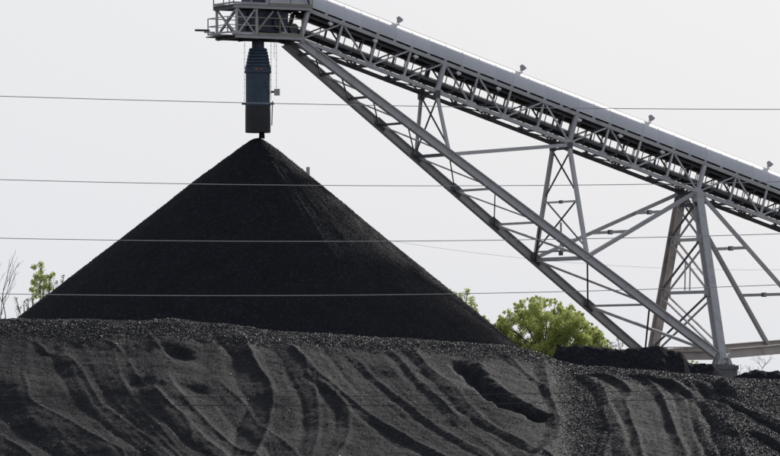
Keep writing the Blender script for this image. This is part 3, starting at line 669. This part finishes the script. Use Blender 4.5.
# long struts in pairs
def strut_pair(name, label, p0, p1, q0, q1, w, ties, mats=('steel', 'steel')):
    t = thing(name, label, 'strut', lerp(p0, q0, .5))
    MB().bar(p0, p1, w, w).build('strut', M[mats[0]], t); MB().bar(q0, q1, w, w).build('strut', M[mats[1]], t)
    for f in ties:
        a_, b_ = lerp(p0, p1, f), lerp(q0, q1, f); d = unit(a_ - b_)
        MB().bar(a_ - d * w * .5, b_ + d * w * .5, w * .8, w * .8).build('tie', M['steel'], t)
        MB().box(lerp(a_, b_, .5), C, A, ZUP, .2, .3, .3).build('joint_block', M['steel_dark'], t)
strut_pair('horizontal_strut', 'pair of level struts tying the two stub frames together', nd[5][0] + A * .2, nl(7) - ZUP * .06 - A * .2, nd[5][1] + A * .2, fl(7) - ZUP * .06 - A * .2, .24, [])
strut_pair('raking_strut', 'pair of raking struts rising from taller stub frame to tower top', nd[2][0] + A * .2 + ZUP * .2, nl(11) - A * .3, nd[2][1] + A * .2 + ZUP * .2, fl(11) - A * .3, .24, [.38, .70])
RN, RF = base_pt(3.35, 9.2) + ZUP * .8, base_pt(-WG - 3.5, 9.8) + ZUP * .8
strut_pair('raking_strut', 'pair of struts slanting down right from the main tower top', RN, nl(11) + A * .3 - ZUP * .1, RF, fl(11) + A * .3 - ZUP * .1, .25, [.36, .66], ('steel', 'steel'))
# beams at foot level
def beam(label, p, q, mt, w=.34, dep=.62):
    t = thing('tie_beam', label, 'beam', p)
    MB().ibeam(p, q, dep, w, .07, .05).build('girder', M[mt], t); return t
tb = beam('level tie beam with a thin rail between the tower feet', BN - C * .5 + ZUP * .38, BF + C * .5 + ZUP * .38, 'steel_tan')
m = MB(); q0, q1 = BN - C * .8 + ZUP * .95, BF + C * .8 + ZUP * .95; m.bar(q0, q1, .07, .07)
for f in np.linspace(.05, .95, 8): m.bar(lerp(q0, q1, f), lerp(q0, q1, f) - ZUP * .22, .06, .06, A)
m.build('pipe_rail', M['steel'], tb, tb)
beam('broad brown grey beam running right from the near tower foot', BN + A * .6 + ZUP * .5, RN + A * 2 + ZUP * .5, 'steel_tan', .42, .64)
beam('far tie beam running right behind the near one', BF + A * .6 + ZUP * .5, RF + A * 2 + ZUP * .5, 'steel_tan', .42, .64)

# ------------------------------------------------------------------ lamps
ordn = ['first', 'second', 'third', 'fourth', 'fifth', 'sixth', 'seventh', 'eighth']
def floodlight(k, label):
    b = gp(k, -1.0, 1.45); t = thing('floodlight', label, 'floodlight', b, 'floodlights along the hood ridge')
    MB().bar(b, b + ZUP * .42, .06, .06, A).build('post', M['lampgrey'], t)
    MB().bar(b + A * -.14 + ZUP * .02, b + A * -.1 + ZUP * .36, .035, .035, A).build('yoke', M['lampgrey'], t)
    h = b + ZUP * .46 + A * .06; m = MB(); d = unit(A * .55 - ZUP * .7); x = C; y = np.cross(d, x)
    r0, r1 = .10, .18; n = len(m.v)
    for e, r in ((h - d * .18, r0), (h + d * .16, r1)): m.v += [e - x*r - y*r*.8, e + x*r - y*r*.8, e + x*r + y*r*.8, e - x*r + y*r*.8]
    m.f += [(0,3,2,1),(4,5,6,7),(0,1,5,4),(1,2,6,5),(2,3,7,6),(3,0,4,7)]
    hd_ = m.build('lamp_head', M['lampgrey'], t)
    MB().box(h + d * .175, x, y, d, .30, .24, .02).build('lens', M['white'], hd_, t)
for i, k in enumerate((1.70, 5.40, 9.38, 13.15)): floodlight(k, f'{ordn[i]} small floodlight from the left on top of the conveyor hood')
def walklamp(k, label):
    b = gp(k, .16, -.33); t = thing('walkway_lamp', label, 'lamp', b, 'lamps under the near hood edge')
    MB().bar(b + C * -.03 + N * .03, b - C * .06 + N * .26, .05, .05, A).build('bracket', M['lampgrey'], t)
    MB().box(b, G, C, N, .30, .18, .13).build('housing', M['white'], t)
    MB().tube([b - N * .07, b - N * .15], [.09, .06], 10).build('lens', M['white'], t)
for i, k in enumerate((-.35, .95, 2.15, 3.42, 4.62, 7.08, 8.35, 9.66)): walklamp(k, f'{ordn[i]} little white lamp from the left under the hood edge')

# ------------------------------------------------------------------ wires
def wire(pts, Y, r, label, mt, name='power_line', ext=1500):
    us = np.array([p[0] for p in pts], float); vs = np.array([p[1] for p in pts], float)
    deg = min(2, len(pts) - 1); pf = np.polyfit(us, vs, deg); uu = np.linspace(*(us[0], us[-1]) if ext is None else (-ext, 780 + ext), 60)
    o = MB().tube([at(u, np.polyval(pf, u), Y) for u in uu], r, 6).build(name, M[mt])
    tag(o, label, 'wire', 'power lines crossing in front of the pile')
YW = 150.0
wire([(0,96),(245,103),(600,108),(780,109.5)], YW, .0125, 'topmost power line, crossing the blue chute', 'wire')
wire([(0,180),(190,183),(400,186),(500,186),(640,184.5),(780,181.5)], YW + 2, .0125, 'second power line from the top, crossing just below the cone tip', 'wire')
wire([(0,238),(115,240.5),(400,241),(580,238.5),(690,237),(780,233.6)], YW, .0125, 'third power line from the top, across the middle of the cone', 'wire')
wire([(0,294),(200,295.5),(400,294.5),(600,291),(700,288),(780,284.5)], YW + 2, .0125, 'fourth power line from the top, low across the cone', 'wire')
wire([(0,396),(260,396.5),(400,396),(530,394),(650,391),(780,387)], YW, .011, 'fifth wire from the top, the upper of two over the foreground bank', 'wire_dark')
wire([(0,402.5),(260,405),(400,405),(530,403.8),(640,401),(780,394.5)], YW + 2, .012, 'lowest wire of all, across the foreground bank', 'wire_dark')
wire([(300,222),(395,243),(465,254),(530,260),(620,264),(780,267),(900,267)], 520, .014, 'very thin sagging far cable right of the cone', 'wire', 'far_cable', None)

# far stack whose top shows over the right flank of the cone
st = at(308, 167, 1500); m = MB(); m.lathe(np.array([st[0], st[1], 0]), [(.8, -.1), (.55, st[2])], 16)
tag(m.build('chimney_stack', M['stack']), 'thin grey stack tip just showing over the right slope of the cone', 'stack')

# ------------------------------------------------------------------ trees and shrubs
def leaves(clumps, n_per, size, rs):
    V = []; nrm = rs.normal
    cs = []
    for c, r, k in clumps:
        n = int(n_per * k); p = nrm(size=(n, 3)); p /= np.linalg.norm(p, axis=1, keepdims=True); p *= (rs.random((n, 1)) ** .45) * r
        cs.append(np.asarray(c) + p)
    P = np.concatenate(cs); n = len(P)
    d = nrm(size=(n, 3)); d /= np.linalg.norm(d, axis=1, keepdims=True); e = np.cross(d, nrm(size=(n, 3))); e /= np.linalg.norm(e, axis=1, keepdims=True)
    s = size * (.6 + .8 * rs.random((n, 1)))
    V = np.stack([P - d * s, P + e * s * .45, P + d * s, P - e * s * .45], 1).reshape(-1, 3)
    F = np.arange(4 * n).reshape(n, 4)
    return V, F
def tree(name, label, cat, base, clumps, n_per, size, lm, trunk_r, seed, group='trees and shrubs behind the coal', limb_frac=1.0):
    rs = np.random.default_rng(seed); t = thing(name, label, cat, base, group); base = np.asarray(base, float)
    V, F = leaves(clumps, n_per, size, rs); big_mesh('crown', V - base, F, M[lm], t)
    m = MB(); top = np.mean([c for c, r, k in clumps], axis=0); fork = base + (top - base) * .35
    m.tube([base - ZUP * .2, base + (fork - base) * .5 + rs.normal(size=3) * .05, fork], [trunk_r, trunk_r * .85, trunk_r * .7], 8)
    tr = m.build('trunk', M['bark'], t)
    m = MB()
    for c, r, k in clumps:
        if rs.random() > limb_frac: continue
        c = np.asarray(c); mid_ = lerp(fork, c, .5) + rs.normal(size=3) * .25 + ZUP * .2
        m.tube([fork, mid_, c], [trunk_r * .4, trunk_r * .25, .015], 5)
        for _ in range(3):
            m.tube([lerp(mid_, c, rs.random()), c + rs.normal(size=3) * r * .6], [.03, .008], 4)
    m.build('limb', M['bark'], tr, t)
    return t
def crown_px(spec, Y, dy, rs):          # (u, v, radius px, weight): a clump of foliage there, at its own depth
    out = []
    for u, v, r, w in spec: out.append((at(u, v, Y + rs.uniform(-dy, dy)), r * Y / F_PX, w))
    return out
rs0 = np.random.default_rng(3)
# big tree: dome of clumps filling a volume
YT = 425.0; cl = []
out_u = np.array([494, 500, 510, 520, 532, 545, 556, 568, 580, 590, 599, 606]); out_v = np.array([330, 319, 312, 305, 301, 303, 305, 308, 316, 327, 334, 345])
for i in range(270):
    u = rs0.uniform(494, 610); vt = np.interp(u, out_u, out_v); v = vt + 4 + (rs0.random() ** 1.1) * (372 - vt)
    r = rs0.uniform(3.5, 8.0); half = math.sqrt(max(0.05, 1 - ((u - 550) / 62) ** 2))
    cl.append((at(u, v, YT + rs0.uniform(-4.5, 4.5) * half), r * YT / F_PX, (r / 6) ** 2))
for i in range(130):
    u = rs0.uniform(492, 608); vt = np.interp(u, out_u, out_v); r = rs0.uniform(1.2, 3.0)
    cl.append((at(u, vt + rs0.uniform(-5, 4), YT + rs0.uniform(-2, 2)), r * YT / F_PX, .12))
bt = at(550, 380, YT); bt[2] = -.1
tree('broadleaf_tree', 'big round spring green tree right of the cone', 'tree', bt, cl, 300, .095, 'leaf', .22, 11, limb_frac=.18)
# slim pale tree left
YL = 400.0
cl = crown_px([(34,267,3.2,.35),(41,265,4,.6),(37,277,5,1),(44,279,6,1.3),(50,277,4,.6),(34,283,4,.8),(40,288,6.5,1.4),(48,287,5.5,1.1),(53,274,2.5,.3),(36,295,4.5,.7),(44,297,5,.8),(41,272,3,.4),(32,290,3,.4),(46,303,5,.7),(38,306,5,.5)], YL, 1.2, rs0)
bt = at(43, 380, YL); bt[2] = -.1
tree('slim_tree', 'slim pale green young tree left of the cone', 'tree', bt, cl, 190, .10, 'leaf_pale', .08, 12, limb_frac=.5)
cl = crown_px([(24,303,4,.6),(19,308,3.5,.5),(28,300,3,.4),(33,298,3,.3),(16,299,2,.2),(30,309,4,.5)], YL, .8, rs0)
bt = at(24, 380, YL); bt[2] = -.1
tree('shrub', 'thin grey green shrub between bare shrub and the slim tree', 'shrub', bt, cl, 40, .09, 'leaf_dull', .05, 13)
cl = crown_px([(63,277,2.2,.35),(62,281,1.6,.2),(56,283,2.5,.4),(53,286,2.2,.3),(57,290,3,.4)], YL + 12, .6, rs0)
bt = at(58, 380, YL + 12); bt[2] = -.1
tree('shrub', 'small leafy twig tips poking over the left slope of the cone', 'shrub', bt, cl, 40, .09, 'leaf_dull', .04, 14)
cl = crown_px([(449,291,3,.35),(454,294,3.5,.5),(461,296,4.5,.8),(467,292,4,.7),(471,300,4.5,.9),(474,306,4,.7),(468,307,5,.8),(462,303,5,.6),(476,311,3,.4),(484,317,2.5,.35),(487,321,3,.4),(444,287,1.8,.15)], 410, 1.0, rs0)
bt = at(468, 380, 410); bt[2] = -.1
tree('shrub', 'small pale green bush showing over the right slope of the cone', 'shrub', bt, cl, 150, .09, 'leaf_pale', .07, 15, limb_frac=.6)
cl = crown_px([(598,342,2.5,.4),(601,345,3,.5),(611,343,2.5,.4),(615,345,3,.5),(618,339,2,.3),(622,344,2.2,.3),(606,346,3,.4)], 415, .8, rs0)
bt = at(610, 380, 415); bt[2] = -.1
tree('shrub', 'faint low shrub peeping over the flat coal heap', 'shrub', bt, cl, 44, .09, 'leaf_dull', .04, 16)
cl = crown_px([(688,362.5,2.5,.5),(692,361.5,2.2,.4),(697,362.5,2,.4),(684,364,2.5,.4)], 400, .6, rs0)
bt = at(690, 380, 400); bt[2] = -.1
tree('shrub', 'tiny green bush under the tie beam between the tower feet', 'shrub', bt, cl, 30, .10, 'leaf_pale', .05, 17)
def bare(name, label, base, height, spread, seed, depth=4, r0=.05):
    rs = np.random.default_rng(seed); t = thing(name, label, 'shrub', base, 'bare shrubs'); m = MB(); base = np.asarray(base, float)
    stems = MB()
    def grow(mb, p, d, ln, r, lev):
        q = p + d * ln; mid_ = lerp(p, q, .5) + rs.normal(size=3) * ln * .06
        mb.tube([p, mid_, q], [r, r * .85, r * .65], 5)
        if lev == 0: return
        for _ in range(rs.integers(2, 4)):
            nd_ = unit(d + rs.normal(size=3) * spread + ZUP * .12); grow(m, q if rs.random() < .6 else lerp(p, q, .6), nd_, ln * rs.uniform(.55, .8), r * .62, lev - 1)
    for _ in range(2): grow(stems, base + rs.normal(size=3) * .05 * np.array([1, 1, 0]), unit(ZUP + rs.normal(size=3) * .12), height * .38, r0, depth)
    stems.build('stem', M['bark'], t); m.build('twigs', M['bark'], t)
b_ = at(3, 318, 380); b_[2] = -.1; bare('bare_shrub', 'leafless tree at the far left edge', b_, 12.0, .26, 33, 4, .08)
b_ = at(742, 380, 300); b_[2] = -.1; bare('bare_shrub', 'forked leafless shrub just right of the concrete pier', b_, 2.6, .5, 22, 3, .045)
b_ = at(757, 380, 302); b_[2] = -.1; bare('bare_shrub', 'spreading leafless shrub farthest to the right', b_, 2.8, .55, 25, 4, .045)
